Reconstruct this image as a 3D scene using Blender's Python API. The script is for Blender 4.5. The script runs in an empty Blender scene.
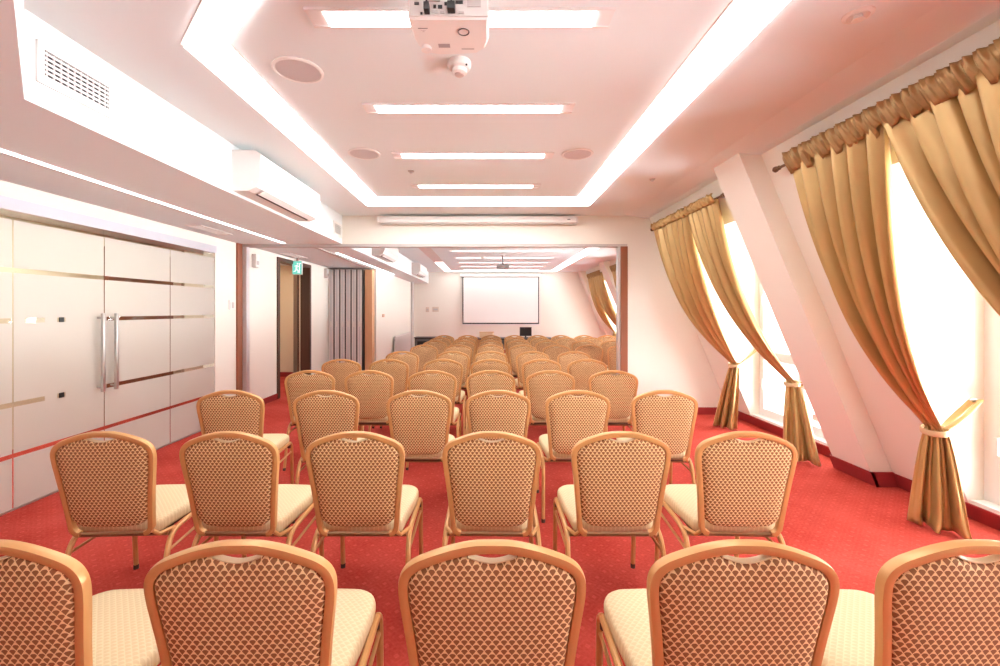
import bpy, bmesh, math, random
from mathutils import Vector, Matrix
random.seed(7)
S = bpy.context.scene
COL = S.collection
PI = math.pi

# ------------------------------------------------------------------ camera
cam_d = bpy.data.cameras.new('camera'); cam = bpy.data.objects.new('camera', cam_d); COL.objects.link(cam)
cam.location = (0, 0, 1.47); cam.rotation_euler = (PI/2, 0, 0)
cam_d.sensor_width = 36.0; cam_d.lens = 15.84
cam_d.shift_x = 0.013; cam_d.shift_y = -0.023
cam_d.clip_start = 0.05; cam_d.clip_end = 200
S.camera = cam

# ------------------------------------------------------------------ world, exposure
w = bpy.data.worlds.new('sky'); S.world = w; w.use_nodes = True
bg = w.node_tree.nodes['Background']
SKY, GROUND_FILL = 7.5, 34.0      # hazy white sky; glow below the horizon added to light the ceiling
_nt = w.node_tree; _tc = _nt.nodes.new('ShaderNodeTexCoord'); _sx = _nt.nodes.new('ShaderNodeSeparateXYZ'); _mr = _nt.nodes.new('ShaderNodeMapRange')
_nt.links.new(_tc.outputs['Generated'], _sx.inputs[0]); _nt.links.new(_sx.outputs[2], _mr.inputs[0])
_mr.inputs[1].default_value = -.05; _mr.inputs[2].default_value = .05; _mr.inputs[3].default_value = GROUND_FILL; _mr.inputs[4].default_value = SKY
_nt.links.new(_mr.outputs[0], bg.inputs['Strength']); bg.inputs['Color'].default_value = (.97, .985, 1.0, 1)
S.view_settings.view_transform = 'Standard'
try: S.view_settings.look = 'None'
except Exception: pass
S.view_settings.gamma = 1.0
S.view_settings.use_curve_mapping = False
S.view_settings.exposure = 0.45
LAMP = 9.0       # strength of the ceiling bars and coves
S.cycles.max_bounces = 10; S.cycles.diffuse_bounces = 6; S.cycles.glossy_bounces = 4
S.cycles.transmission_bounces = 6; S.cycles.transparent_max_bounces = 12
S.cycles.sample_clamp_indirect = 6.0
S.cycles.caustics_reflective = False; S.cycles.caustics_refractive = False

# ------------------------------------------------------------------ materials
def new_mat(name):
    m = bpy.data.materials.new(name); m.use_nodes = True
    nt = m.node_tree; return m, nt, nt.nodes['Principled BSDF']
def pbr(name, col, rough=.5, metal=0., spec=.5, bump=0., bscale=200., var=0., vscale=6.):
    m, nt, b = new_mat(name)
    b.inputs['Base Color'].default_value = (*col, 1); b.inputs['Roughness'].default_value = rough
    b.inputs['Metallic'].default_value = metal; b.inputs['Specular IOR Level'].default_value = spec
    if bump or var:
        tc = nt.nodes.new('ShaderNodeTexCoord')
    if bump:
        n = nt.nodes.new('ShaderNodeTexNoise'); n.inputs['Scale'].default_value = bscale
        nt.links.new(tc.outputs['Object'], n.inputs['Vector'])
        bp = nt.nodes.new('ShaderNodeBump'); bp.inputs['Strength'].default_value = bump; bp.inputs['Distance'].default_value = .003
        nt.links.new(n.outputs['Fac'], bp.inputs['Height']); nt.links.new(bp.outputs['Normal'], b.inputs['Normal'])
    if var:
        n2 = nt.nodes.new('ShaderNodeTexNoise'); n2.inputs['Scale'].default_value = vscale
        nt.links.new(tc.outputs['Object'], n2.inputs['Vector'])
        mx = nt.nodes.new('ShaderNodeMix'); mx.data_type = 'RGBA'
        nt.links.new(n2.outputs['Fac'], mx.inputs[0])
        mx.inputs[6].default_value = (*[c*(1-var) for c in col], 1); mx.inputs[7].default_value = (*[min(1, c*(1+var)) for c in col], 1)
        nt.links.new(mx.outputs[2], b.inputs['Base Color'])
    return m
def emit(name, col, s):
    m = bpy.data.materials.new(name); m.use_nodes = True; nt = m.node_tree; nt.nodes.clear()
    e = nt.nodes.new('ShaderNodeEmission'); o = nt.nodes.new('ShaderNodeOutputMaterial')
    e.inputs['Color'].default_value = (*col, 1); e.inputs['Strength'].default_value = s
    nt.links.new(e.outputs[0], o.inputs[0]); return m
def M(nt, op, a, b=None, c=None):
    n = nt.nodes.new('ShaderNodeMath'); n.operation = op
    for i, v in enumerate((a, b, c)):
        if v is None: continue
        if isinstance(v, (int, float)): n.inputs[i].default_value = v
        else: nt.links.new(v, n.inputs[i])
    return n.outputs[0]
def scallop(name, net, fan, pu, pv, rough):
    """woven fish-scale fabric: fans between a pale diamond net (UV in metres)"""
    m, nt, b = new_mat(name)
    uv = nt.nodes.new('ShaderNodeUVMap'); sp = nt.nodes.new('ShaderNodeSeparateXYZ')
    nt.links.new(uv.outputs[0], sp.inputs[0])
    u = M(nt, 'DIVIDE', sp.outputs[0], pu); v = M(nt, 'DIVIDE', sp.outputs[1], pv)
    p = M(nt, 'FRACT', M(nt, 'ADD', u, v)); q = M(nt, 'FRACT', M(nt, 'SUBTRACT', v, u))
    d = M(nt, 'SQRT', M(nt, 'ADD', M(nt, 'MULTIPLY', p, p), M(nt, 'MULTIPLY', q, q)))
    mn = M(nt, 'MINIMUM', p, q)
    a = M(nt, 'GREATER_THAN', mn, .15); c = M(nt, 'LESS_THAN', d, 1.08)
    fac = M(nt, 'MULTIPLY', a, c)
    mx = nt.nodes.new('ShaderNodeMix'); mx.data_type = 'RGBA'
    nt.links.new(fac, mx.inputs[0]); mx.inputs[6].default_value = (*net, 1); mx.inputs[7].default_value = (*fan, 1)
    nt.links.new(mx.outputs[2], b.inputs['Base Color']); b.inputs['Roughness'].default_value = rough
    b.inputs['Specular IOR Level'].default_value = .25
    bp = nt.nodes.new('ShaderNodeBump'); bp.inputs['Strength'].default_value = .25; bp.inputs['Distance'].default_value = .001
    bp.invert = True
    nt.links.new(fac, bp.inputs['Height']); nt.links.new(bp.outputs['Normal'], b.inputs['Normal'])
    return m
def wood(name, c1, c2, rough=.4):
    m, nt, b = new_mat(name)
    tc = nt.nodes.new('ShaderNodeTexCoord'); mp = nt.nodes.new('ShaderNodeMapping')
    mp.inputs['Scale'].default_value = (30, 30, 1.5); nt.links.new(tc.outputs['Object'], mp.inputs[0])
    n = nt.nodes.new('ShaderNodeTexNoise'); n.inputs['Scale'].default_value = 2.0; n.inputs['Detail'].default_value = 5
    nt.links.new(mp.outputs[0], n.inputs['Vector'])
    mx = nt.nodes.new('ShaderNodeMix'); mx.data_type = 'RGBA'; nt.links.new(n.outputs['Fac'], mx.inputs[0])
    mx.inputs[6].default_value = (*c1, 1); mx.inputs[7].default_value = (*c2, 1)
    nt.links.new(mx.outputs[2], b.inputs['Base Color']); b.inputs['Roughness'].default_value = rough
    return m
def carpet_mat():
    m, nt, b = new_mat('red carpet')
    tc = nt.nodes.new('ShaderNodeTexCoord')
    sp = nt.nodes.new('ShaderNodeSeparateXYZ'); nt.links.new(tc.outputs['Object'], sp.inputs[0])
    P = .11
    x = M(nt, 'DIVIDE', sp.outputs[0], P); y = M(nt, 'DIVIDE', sp.outputs[1], P)
    p = M(nt, 'ABSOLUTE', M(nt, 'SUBTRACT', M(nt, 'FRACT', M(nt, 'ADD', x, y)), .5))
    q = M(nt, 'ABSOLUTE', M(nt, 'SUBTRACT', M(nt, 'FRACT', M(nt, 'SUBTRACT', x, y)), .5))
    dot = M(nt, 'LESS_THAN', M(nt, 'MAXIMUM', p, q), .13)
    ring = M(nt, 'MULTIPLY', M(nt, 'LESS_THAN', M(nt, 'ABSOLUTE', M(nt, 'SUBTRACT', M(nt, 'MAXIMUM', p, q), .36)), .05), .25)
    n = nt.nodes.new('ShaderNodeTexNoise'); n.inputs['Scale'].default_value = 60; n.inputs['Detail'].default_value = 4
    nt.links.new(tc.outputs['Object'], n.inputs['Vector'])
    n2 = nt.nodes.new('ShaderNodeTexNoise'); n2.inputs['Scale'].default_value = 2.2; n2.inputs['Detail'].default_value = 5
    nt.links.new(tc.outputs['Object'], n2.inputs['Vector'])
    f = M(nt, 'ADD', M(nt, 'MULTIPLY', M(nt, 'ADD', dot, ring), .26), M(nt, 'ADD', M(nt, 'MULTIPLY', n.outputs['Fac'], .55), M(nt, 'MULTIPLY', n2.outputs['Fac'], .85)))
    rp = nt.nodes.new('ShaderNodeValToRGB'); nt.links.new(f, rp.inputs[0])
    e = rp.color_ramp.elements
    e[0].position = .40; e[0].color = (*CARPET_D, 1); e[1].position = 1.0; e[1].color = (*CARPET_L, 1)
    nt.links.new(rp.outputs[0], b.inputs['Base Color']); b.inputs['Roughness'].default_value = .95
    b.inputs['Specular IOR Level'].default_value = .1
    bp = nt.nodes.new('ShaderNodeBump'); bp.inputs['Strength'].default_value = .6; bp.inputs['Distance'].default_value = .004
    nt.links.new(n.outputs['Fac'], bp.inputs['Height']); nt.links.new(bp.outputs['Normal'], b.inputs['Normal'])
    return m
CARPET_D = (.36, .027, .017); CARPET_L = (.57, .088, .066)
def schlick(nt, f0):
    lw = nt.nodes.new('ShaderNodeLayerWeight'); lw.inputs[0].default_value = .5
    return M(nt, 'ADD', M(nt, 'MULTIPLY', M(nt, 'POWER', lw.outputs['Facing'], 5.0), 1-f0), f0)
def glass_mat(name, tint, refl):
    m = bpy.data.materials.new(name); m.use_nodes = True; nt = m.node_tree; nt.nodes.clear()
    o = nt.nodes.new('ShaderNodeOutputMaterial'); t = nt.nodes.new('ShaderNodeBsdfTransparent'); g = nt.nodes.new('ShaderNodeBsdfGlossy')
    t.inputs[0].default_value = (*tint, 1); g.inputs['Roughness'].default_value = .02
    k = M(nt, 'MULTIPLY', schlick(nt, .04), refl)
    mx = nt.nodes.new('ShaderNodeMixShader'); nt.links.new(k, mx.inputs[0]); nt.links.new(t.outputs[0], mx.inputs[1]); nt.links.new(g.outputs[0], mx.inputs[2])
    nt.links.new(mx.outputs[0], o.inputs[0]); return m
def frost_mat():
    m = bpy.data.materials.new('frosted film'); m.use_nodes = True; nt = m.node_tree; nt.nodes.clear()
    o = nt.nodes.new('ShaderNodeOutputMaterial'); t = nt.nodes.new('ShaderNodeBsdfTranslucent'); d = nt.nodes.new('ShaderNodeBsdfDiffuse')
    g = nt.nodes.new('ShaderNodeBsdfGlossy')
    t.inputs[0].default_value = (.86, .83, .78, 1); d.inputs[0].default_value = (.72, .71, .68, 1); g.inputs['Roughness'].default_value = .25
    a = nt.nodes.new('ShaderNodeMixShader'); a.inputs[0].default_value = .5
    nt.links.new(t.outputs[0], a.inputs[1]); nt.links.new(d.outputs[0], a.inputs[2])
    b = nt.nodes.new('ShaderNodeMixShader'); nt.links.new(schlick(nt, .035), b.inputs[0])
    nt.links.new(a.outputs[0], b.inputs[1]); nt.links.new(g.outputs[0], b.inputs[2]); nt.links.new(b.outputs[0], o.inputs[0])
    return m

WHITE = pbr('white plaster', (.86, .84, .82), .75, bump=.05, bscale=90)
CEILW = pbr('ceiling paint', (.80, .87, .89), .8, bump=.04, bscale=80)
WALLP = pbr('cream wall paint', (.86, .835, .76), .75, bump=.05, bscale=90)
CARPET = carpet_mat()
SKIRT = pbr('dark red skirting', (.30, .018, .02), .8, bump=.2, bscale=120)
GOLD = pbr('gold painted steel', (.62, .335, .13), .33, .25)
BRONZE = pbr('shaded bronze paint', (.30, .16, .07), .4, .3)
BACKF = scallop('brown scallop weave', (.86, .61, .33), (.27, .11, .043), .0190, .0258, .75)
SEATF = scallop('cream scallop weave', (.80, .67, .43), (.72, .58, .35), .021, .024, .75)
CREAM = pbr('cream plastic', (.70, .54, .33), .4)
DARKP = pbr('dark brown plastic', (.06, .03, .02), .5)
LIGHT = emit('lamp diffuser', (1, .985, .975), LAMP)
LINE = emit('line light diffuser', (1, .985, .975), LAMP*.7)
LIGHTF = emit('far room lamp diffuser', (1, .985, .975), LAMP*.36)
LOBBY = emit('lobby lamp diffuser', (1, .93, .84), 16)
TRAY = pbr('lamp tray', (.84, .82, .82), .5)
WPLAST = pbr('white plastic', (.84, .83, .81), .35)
GPLAST2 = pbr('silver grey plastic', (.30, .29, .29), .4)
GPLAST = pbr('grey plastic', (.55, .53, .52), .4)
SMOKED = pbr('smoked glass', (.03, .035, .035), .12)
DGREY = pbr('dark grey metal', (.10, .10, .10), .5)
BLACK = pbr('black plastic', (.012, .012, .013), .35)
STEEL = pbr('brushed steel', (.62, .61, .60), .3, .9)
ALU = pbr('silver aluminium', (.72, .73, .76), .35, .6)
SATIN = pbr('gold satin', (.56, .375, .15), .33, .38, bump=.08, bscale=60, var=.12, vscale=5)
SATIN_SHADE = pbr('gather shaded satin', (.40, .25, .10), .36, .38, bump=.1, bscale=60, var=.25, vscale=14)  # the curtain satin darkened for the shadows between the gathers
BRASSD = pbr('antique bronze', (.16, .09, .05), .35, .7)
WOODJ = wood('reddish wood veneer', (.23, .075, .035), (.33, .12, .06))
WOODD = wood('dark wenge veneer', (.05, .022, .012), (.10, .045, .025))
WOODL = wood('beech veneer', (.62, .34, .18), (.74, .43, .24))
GLASS = glass_mat('clear door glass', (.94, .97, .955), 1.0)
WGLASS = glass_mat('window glass', (.97, .98, .98), .8)
FROST = frost_mat()
PVC = pbr('white window profile', (.86, .86, .86), .3)
GREEN = emit('exit sign face', (.16, .58, .46), 1.0)
SIGNW = emit('exit sign symbol', (.9, 1, .95), 1.0)
SCREENW = pbr('projection fabric', (.90, .90, .88), .9)
PANEL = pbr('pale grey laminate', (.86, .86, .86), .45)
CORR = pbr('warm corridor paint', (.86, .74, .58), .8)

# ------------------------------------------------------------------ mesh helpers
class MB:
    def __init__(s): s.v = []; s.f = []; s.uv = {}
    def add(s, vs, fs, uvs=None):
        o = len(s.v); s.v += [tuple(p) for p in vs]
        for i, f in enumerate(fs):
            s.f.append(tuple(a+o for a in f))
            if uvs: s.uv[len(s.f)-1] = [uvs[a] for a in f]
        return s
    def box(s, x0, x1, y0, y1, z0, z1, bev=0):
        if bev:
            bm = bmesh.new(); bmesh.ops.create_cube(bm, size=1)
            for v in bm.verts: v.co = Vector(((x0+x1)/2+v.co.x*(x1-x0), (y0+y1)/2+v.co.y*(y1-y0), (z0+z1)/2+v.co.z*(z1-z0)))
            bmesh.ops.bevel(bm, geom=bm.edges[:], offset=bev, segments=2, affect='EDGES', profile=.6)
            return s.bm(bm)
        vs = [(x, y, z) for x in (x0, x1) for y in (y0, y1) for z in (z0, z1)]
        return s.add(vs, [(0,1,3,2),(4,6,7,5),(0,4,5,1),(2,3,7,6),(0,2,6,4),(1,5,7,3)])
    def bm(s, bm):
        bm.verts.index_update(); s.add([v.co[:] for v in bm.verts], [[v.index for v in f.verts] for f in bm.faces]); bm.free(); return s
    def prism(s, poly, a0, a1, mapf):
        n = len(poly); vs = [mapf(p, a0) for p in poly]+[mapf(p, a1) for p in poly]
        return s.add(vs, [tuple(range(n)), tuple(range(2*n-1, n-1, -1))]+[(i, n+i, n+(i+1) % n, (i+1) % n) for i in range(n)])
    def py(s, poly, y0, y1): return s.prism(poly, y0, y1, lambda p, a: (p[0], a, p[1]))     # (x,z) along y
    def pz(s, poly, z0, z1): return s.prism(poly, z0, z1, lambda p, a: (p[0], p[1], a))     # (x,y) along z
    def px(s, poly, x0, x1): return s.prism(poly, x0, x1, lambda p, a: (a, p[0], p[1]))     # (y,z) along x
    def tube(s, path, r, n=8, closed=False, rn=None, up=None, sq=0):
        """sweep an ellipse of radii r (and rn) along a path"""
        P = [Vector(p) for p in path]; m = len(P); rn = rn or r; vs = []
        prev = None
        for i, p in enumerate(P):
            if closed: t = P[(i+1) % m]-P[i-1]
            else: t = P[min(i+1, m-1)]-P[max(i-1, 0)]
            t.normalize()
            if up is not None: a = Vector(up)
            elif prev is not None: a = prev
            else: a = Vector((0, 0, 1)) if abs(t.z) < .9 else Vector((1, 0, 0))
            a = a - t*a.dot(t); a.normalize(); b = t.cross(a); prev = a
            for k in range(n):
                th = 2*PI*(k+.5)/n; ca, sa = math.cos(th), math.sin(th)
                if sq: e = (abs(ca)**sq+abs(sa)**sq)**(-1/sq); ca, sa = ca*e, sa*e
                vs.append(p+a*(rn*ca)+b*(r*sa))
        fs = []
        for i in range(m if closed else m-1):
            j = (i+1) % m
            for k in range(n):
                l = (k+1) % n; fs.append((i*n+k, i*n+l, j*n+l, j*n+k))
        if not closed: fs += [tuple(range(n-1, -1, -1)), tuple((m-1)*n+k for k in range(n))]
        return s.add(vs, fs)
    def lathe(s, prof, c, axis='z', n=24):
        vs = []
        for r, h in prof:
            for k in range(n):
                th = 2*PI*k/n; x, y = r*math.cos(th), r*math.sin(th)
                vs.append((c[0]+x, c[1]+y, c[2]+h) if axis == 'z' else ((c[0]+h, c[1]+x, c[2]+y) if axis == 'x' else (c[0]+x, c[1]+h, c[2]+y)))
        fs = []
        for i in range(len(prof)-1):
            for k in range(n):
                l = (k+1) % n; fs.append((i*n+k, i*n+l, (i+1)*n+l, (i+1)*n+k))
        fs += [tuple(range(n-1, -1, -1)), tuple((len(prof)-1)*n+k for k in range(n))]
        return s.add(vs, fs)
    def build(s, name, mat, parent=None, smooth=False, kind=None, angle=40):
        me = bpy.data.meshes.new(name); me.from_pydata([tuple(float(c) for c in p) for p in s.v], [], s.f); me.validate(); me.update()
        if s.uv:
            ul = me.uv_layers.new(name='UVMap')
            for i, p in enumerate(me.polygons):
                us = s.uv.get(i)
                if us:
                    for li, q in zip(p.loop_indices, us): ul.data[li].uv = q
        bm = bmesh.new(); bm.from_mesh(me); bmesh.ops.recalc_face_normals(bm, faces=bm.faces[:]); bm.to_mesh(me); bm.free()
        me.materials.append(mat)
        if smooth:
            for p in me.polygons: p.use_smooth = True
            try: me.set_sharp_from_angle(angle=math.radians(angle))
            except Exception: pass
        o = bpy.data.objects.new(name, me); COL.objects.link(o)
        if parent: o.parent = parent
        if kind: o['kind'] = kind
        return o
def tag(o, label, cat, group=None):
    o['label'] = label; o['category'] = cat
    if group: o['group'] = group
    return o
def thing(name, label, cat, loc=(0, 0, 0), rz=0, group=None):
    o = bpy.data.objects.new(name, None); COL.objects.link(o); o.location = loc; o.rotation_euler = (0, 0, rz)
    o.empty_display_size = .1
    return tag(o, label, cat, group)
def children(o): return [c for c in bpy.data.objects if c.parent == o]
def copy_tree(o, parent=None):
    c = o.copy(); COL.objects.link(c); c.parent = parent
    for ch in KIDS.setdefault(o.name, children(o)): copy_tree(ch, c)
    return c
KIDS = {}
def box(name, mat, *a, parent=None, kind=None, bev=0):
    return MB().box(*a, bev=bev).build(name, mat, parent, kind=kind, smooth=bool(bev))
ST = 'structure'

# ------------------------------------------------------------------ the rooms
YP, YF, ZC = 6.2, 15.4, 2.8          # partition, far wall, ceiling
YB = -2.6                            # wall behind the camera
floor = MB().box(-5.6, 5.2, YB-.2, YF+.2, -.15, 0).build('floor', CARPET, kind=ST)
ce = MB()
ce.box(-5.6, 1.97, YB-.2, YP+.1, ZC, ZC+.2)
ce.py([(1.97, ZC), (2.20, ZC-.034), (2.42, ZC-.034), (2.42, ZC+.2), (1.97, ZC+.2)], YB-.2, YP+.1)   # bevelled strip beside the windows
ce.box(2.42, 4.3, YB-.2, YP+.1, ZC+.02, ZC+.2)
ce.box(-5.6, 5.2, YP+.1, YF+.2, ZC, ZC+.2)
ce.build('ceiling', CEILW, kind=ST)
MB().pz([(-3.5, YF), (-2.04, YF), (-2.04, 1.94), (-3.5, 1.94)], 2.40, ZC).build('ceiling_soffit', CEILW, kind=ST)
MB().pz([(-3.5, 1.94), (-2.04, 1.94), (-1.2, 1.10), (-1.2, YB), (-3.5, YB)], 2.40, ZC).build('ceiling_soffit', CEILW, kind=ST)
box('wall_back', WALLP, -5.6, 4.6, YB-.2, YB, 0, ZC, kind=ST)
box('wall_far', WALLP, -5.6, 5.2, YF, YF+.2, 0, ZC, kind=ST)
# left wall pieces
wl = MB()
wl.box(-3.62, -3.48, 5.62, 7.33, 0, 2.4)
wl.box(-3.62, -3.48, 7.33, 8.60, 2.32, 2.4)
wl.box(-3.62, -3.48, 8.60, 9.90, 0, 2.4)
wl.box(-3.62, -3.48, 1.0, 5.62, 2.285, 2.4)
wl.box(-3.62, -3.48, YB, 1.0, 0, 2.4)
wl.build('wall_left', WALLP, kind=ST)
wf = MB()
wf.box(-5.0, -2.50, 9.92, 11.6, 0, 2.4)
MB().box(-5.0, -2.56, 11.6, YF, 0, 2.4).build('wall_left_end', WALLP, kind=ST)
wf.build('wall_left_far', WALLP, kind=ST)
box('trim_1', GPLAST, -2.57, -2.50, 14.75, 15.05, 0, 2.4, kind=ST)
# the room beyond the glass and the open doorway
box('wall_corridor', pbr('beige lobby paint', (.72, .60, .44), .8), -5.2, -5.0, YB, 9.92, 0, ZC, kind=ST)
box('ceiling_corridor', CEILW, -5.0, -3.62, YB, 9.92, 2.45, 2.6, kind=ST)
box('wall_corridor_end', CORR, -5.0, -3.62, 9.72, 9.92, 0, 2.45, kind=ST)
box('wall_corridor_side', CORR, -5.02, -4.95, 7.2, 9.72, 0, 2.45, kind=ST)
box('baseboard_corridor', SKIRT, -4.95, -4.93, 7.2, 9.72, 0, .10, kind=ST)
box('baseboard_corridor_end', SKIRT, -4.93, -3.64, 9.70, 9.72, 0, .10, kind=ST)
d3 = box('door_3', WOODJ, -5.0, -4.94, 5.74, 6.93, 0, 2.3, kind=ST)
box('door_handle', STEEL, -4.94, -4.88, 5.84, 5.98, 1.0, 1.03, parent=d3)
lp = thing('ceiling_lamp', 'lamp panel in the lobby ceiling behind the frosted glass doors', 'ceiling light', (-4.3, 3.6, 2.45))
box('housing', WPLAST, -.30, .30, -1.3, 1.3, -.012, 0, parent=lp)
box('diffuser', LOBBY, -.22, .22, -1.2, 1.2, -.018, -.012, parent=lp)
lp = thing('ceiling_lamp', 'lamp panel in the corridor ceiling seen through the open doorway', 'ceiling light', (-4.3, 8.6, 2.45))
box('housing', WPLAST, -.17, .17, -.5, .5, -.012, 0, parent=lp)
box('diffuser', emit('corridor lamp', (1, .84, .62), 16), -.12, .12, -.45, .45, -.018, -.012, parent=lp)

# partition opening between the two rooms
pw = MB()
pw.box(-2.04, 4.9, YP, YP+.16, 2.40, ZC)
pw.box(1.98, 4.9, YP, YP+.16, 0, 2.40)
pw.build('wall_partition', WALLP, kind=ST)
box('trim_2', GPLAST, -3.48, 1.98, YP+.01, YP+.15, 2.365, 2.40, kind=ST)      # ceiling track
box('trim_3', WOODJ, 1.885, 1.98, YP-.01, YP+.15, 0, 2.365, kind=ST)          # right jamb
box('trim_4', ALU, 1.855, 1.885, YP+.02, YP+.12, 0, 2.365, kind=ST)
box('trim_5', WOODJ, -3.48, -3.455, YP-.10, YP+.02, 0, 2.40, kind=ST)          # left jamb
box('trim_6', ALU, -3.48, -3.40, YP+.02, YP+.10, 0, 2.365, kind=ST)
# track of the folding wall crossing the soffit
tr = MB(); tr.pz([(-2.55, 6.36), (-2.49, 6.36), (-2.58, 9.8), (-2.66, 9.8)], 2.385, 2.40); tr.build('trim_7', GPLAST, kind=ST)

# ---- slanted window walls
SL = .414
def slant(name, base, segs_solid, windows, ztop, out):
    m = MB()
    def pol(z0, z1): return [(base-SL*z0, z0), (base-SL*z1, z1), (out, z1), (out, z0)]
    for a, b in segs_solid: m.py(pol(0, ztop), a, b)
    for a, b in windows:
        m.py(pol(0, .12), a, b); m.py(pol(2.35, ztop), a, b)
    return m.build(name, WALLP, kind=ST)
slant('wall_right', 3.43, [(YB, -.2), (1.4, 1.45), (3.09, 4.06), (5.64, YP)], [(-.2, 1.4), (1.45, 3.09), (4.06, 5.64)], 2.89, 4.0)
slant('wall_right_far', 4.50, [(YP+.16, 7.2), (8.8, 10.1), (11.75, 12.75), (14.5, YF)], [(7.2, 8.8), (10.1, 11.75), (12.75, 14.5)], ZC, 5.1)
def pier(name, base, y0, y1, top):
    return MB().py([(base, 0), (base-SL*top, top), (base+.25-SL*top, top), (base+.25, 0)], y0, y1).build(name, WALLP, kind=ST)
pier('wall_pier', 3.25, 3.67, 4.08, 2.82)
pier('wall_pier', 4.32, 12.0, 12.5, ZC)
pier('wall_pier', 4.32, 15.0, YF, ZC)
def skirt(name, x, y0, y1, t=.02, h=.12):
    return MB().py([(x-t, 0), (x-t*.8-SL*h, h), (x+.01-SL*h, h), (x+.01, 0)], y0, y1).build(name, SKIRT, kind=ST)
skirt('baseboard_right', 3.43, YB, 3.67, h=.115); skirt('baseboard_right', 3.25, 3.65, 4.10); skirt('baseboard_right', 3.43, 4.08, YP, h=.115)
MB().py([(3.235, 0), (3.185, .12), (3.38, .12), (3.43, 0)], 3.65, 3.672).build('baseboard_pier', SKIRT, kind=ST)
skirt('baseboard_right_far', 4.50, YP+.16, 12.0, h=.115)
box('baseboard_partition', SKIRT, 1.98, 3.43, YP-.018, YP, 0, .10, kind=ST)
MB().box(-3.48, -3.462, 6.36, 7.33, 0, .09).box(-3.48, -3.462, 8.6, 9.9, 0, .09).build('baseboard_left', SKIRT, kind=ST)
box('baseboard_far', SKIRT, -2.56, 4.3, YF-.018, YF, 0, .09, kind=ST)

def window(name, X, y0, y1, z0=.12, z1=2.35, zt=.90):
    root = bpy.data.objects.new(name, None); COL.objects.link(root); root['kind'] = ST
    fr = MB(); f = .06
    fr.box(X, X+.07, y0, y0+f, z0, z1).box(X, X+.07, y1-f, y1, z0, z1).box(X, X+.07, y0+f, y1-f, z0, z0+f).box(X, X+.07, y0+f, y1-f, z1-f, z1)
    fr.build('window_frame', PVC, root)
    ym = (y0+y1)/2
    for (a, b) in ((y0+f, ym), (ym, y1-f)):
        for (c, d) in ((z0+f, zt), (zt, z1-f)):
            s = MB(); g = .055
            s.box(X-.015, X+.055, a, a+g, c, d).box(X-.015, X+.055, b-g, b, c, d).box(X-.015, X+.055, a+g, b-g, c, c+g).box(X-.015, X+.055, a+g, b-g, d-g, d)
            sa = s.build('sash', PVC, root)
            box('pane', WGLASS, X+.018, X+.024, a+g, b-g, c+g, d-g, parent=sa)
            h = MB().box(X-.03, X-.015, b-.05, b-.02, (c+d)/2-.06, (c+d)/2+.06).build('hinge', PVC, sa)
    box('window_sill', PVC, X-.105, X-.0, y0+.005, y1-.005, z0, z0+.02, parent=root)
    return root
window('window_1', 3.49, 4.06, 5.64)
window('window_2', 3.49, 1.45, 3.09)
window('window_3', 3.49, -.2, 1.4)
window('window_4', 4.56, 12.75, 14.5)
window('window_5', 4.56, 10.1, 11.75)
window('window_added_6', 4.56, 7.2, 8.8)  # unseen window, opened in the far room wall to let in more light

# ------------------------------------------------------------------ frosted glass wall
GX = -3.48
BANDS = [(0.385, .417), (.758, .794), (1.373, 1.409), (1.743, 1.779)]
def glass_panel(name, y0, y1, squares=False, right=False):
    root = bpy.data.objects.new(name, None); COL.objects.link(root); root['kind'] = ST
    g = .002
    box('glass_pane', GLASS, GX-.006, GX+.006, y0+g, y1-g, .012, 2.2, parent=root)
    m = MB(); a, b = y0+g+.001, y1-g-.001; x0, x1 = GX+.0065, GX+.0078
    zs = [.015]; 
    for c, d in BANDS: zs += [c, d]
    zs.append(2.13)
    for i in range(0, len(zs), 2): m.box(x0, x1, a, b, zs[i], zs[i+1])
    if squares:        # film stops short in the middle bands, leaving small clear squares
        for c, d in (BANDS[1], BANDS[2]):
            m.box(x0, x1, a, a+.08, c, d) if c > 1 else None
            m.box(x0, x1, y0+.23, y0+.33, c, d); m.box(x0, x1, y0+.40, b, c, d)
    m.build('frosted_film', FROST, root)
    if squares:
        for c, d in (BANDS[1], BANDS[2]): box('lock_plate', BLACK, GX+.0065, GX+.012, y0+.345, y0+.385, c-.002, d+.002, parent=root)
    return root
glass_panel('window_7', 1.0, 3.22)
dA = glass_panel('door_1', 3.225, 3.99, squares=True)
dB = glass_panel('door_2', 3.995, 4.82)
glass_panel('window_8', 4.825, 5.62)
def handle(parent, y):
    m = MB().box(GX+.045, GX+.070, y-.013, y+.013, .74, 1.44, bev=.003)
    h = m.build('door_handle', STEEL, parent, smooth=True)
    for z in (.78, 1.40): MB().lathe([(.010, 0), (.010, .045)], (GX+.006, y, z), 'x', 12).build('handle_fixing', STEEL, h, smooth=True)
    MB().box(GX-.07, GX-.045, y-.013, y+.013, .74, 1.44).build('door_handle', STEEL, parent)
handle(dA, 3.925); handle(dB, 4.065)
box('trim_8', pbr('pale blue grey rail', (.66, .68, .76), .3, .3), GX-.03, GX+.03, 1.0, 5.62, 2.195, 2.285, kind=ST)
box('trim_9', STEEL, GX-.012, GX+.012, 1.0, 5.62, 0, .012, kind=ST)
box('trim_10', WALLP, GX-.03, GX+.02, 5.60, 5.68, 0, 2.285, kind=ST)

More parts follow.
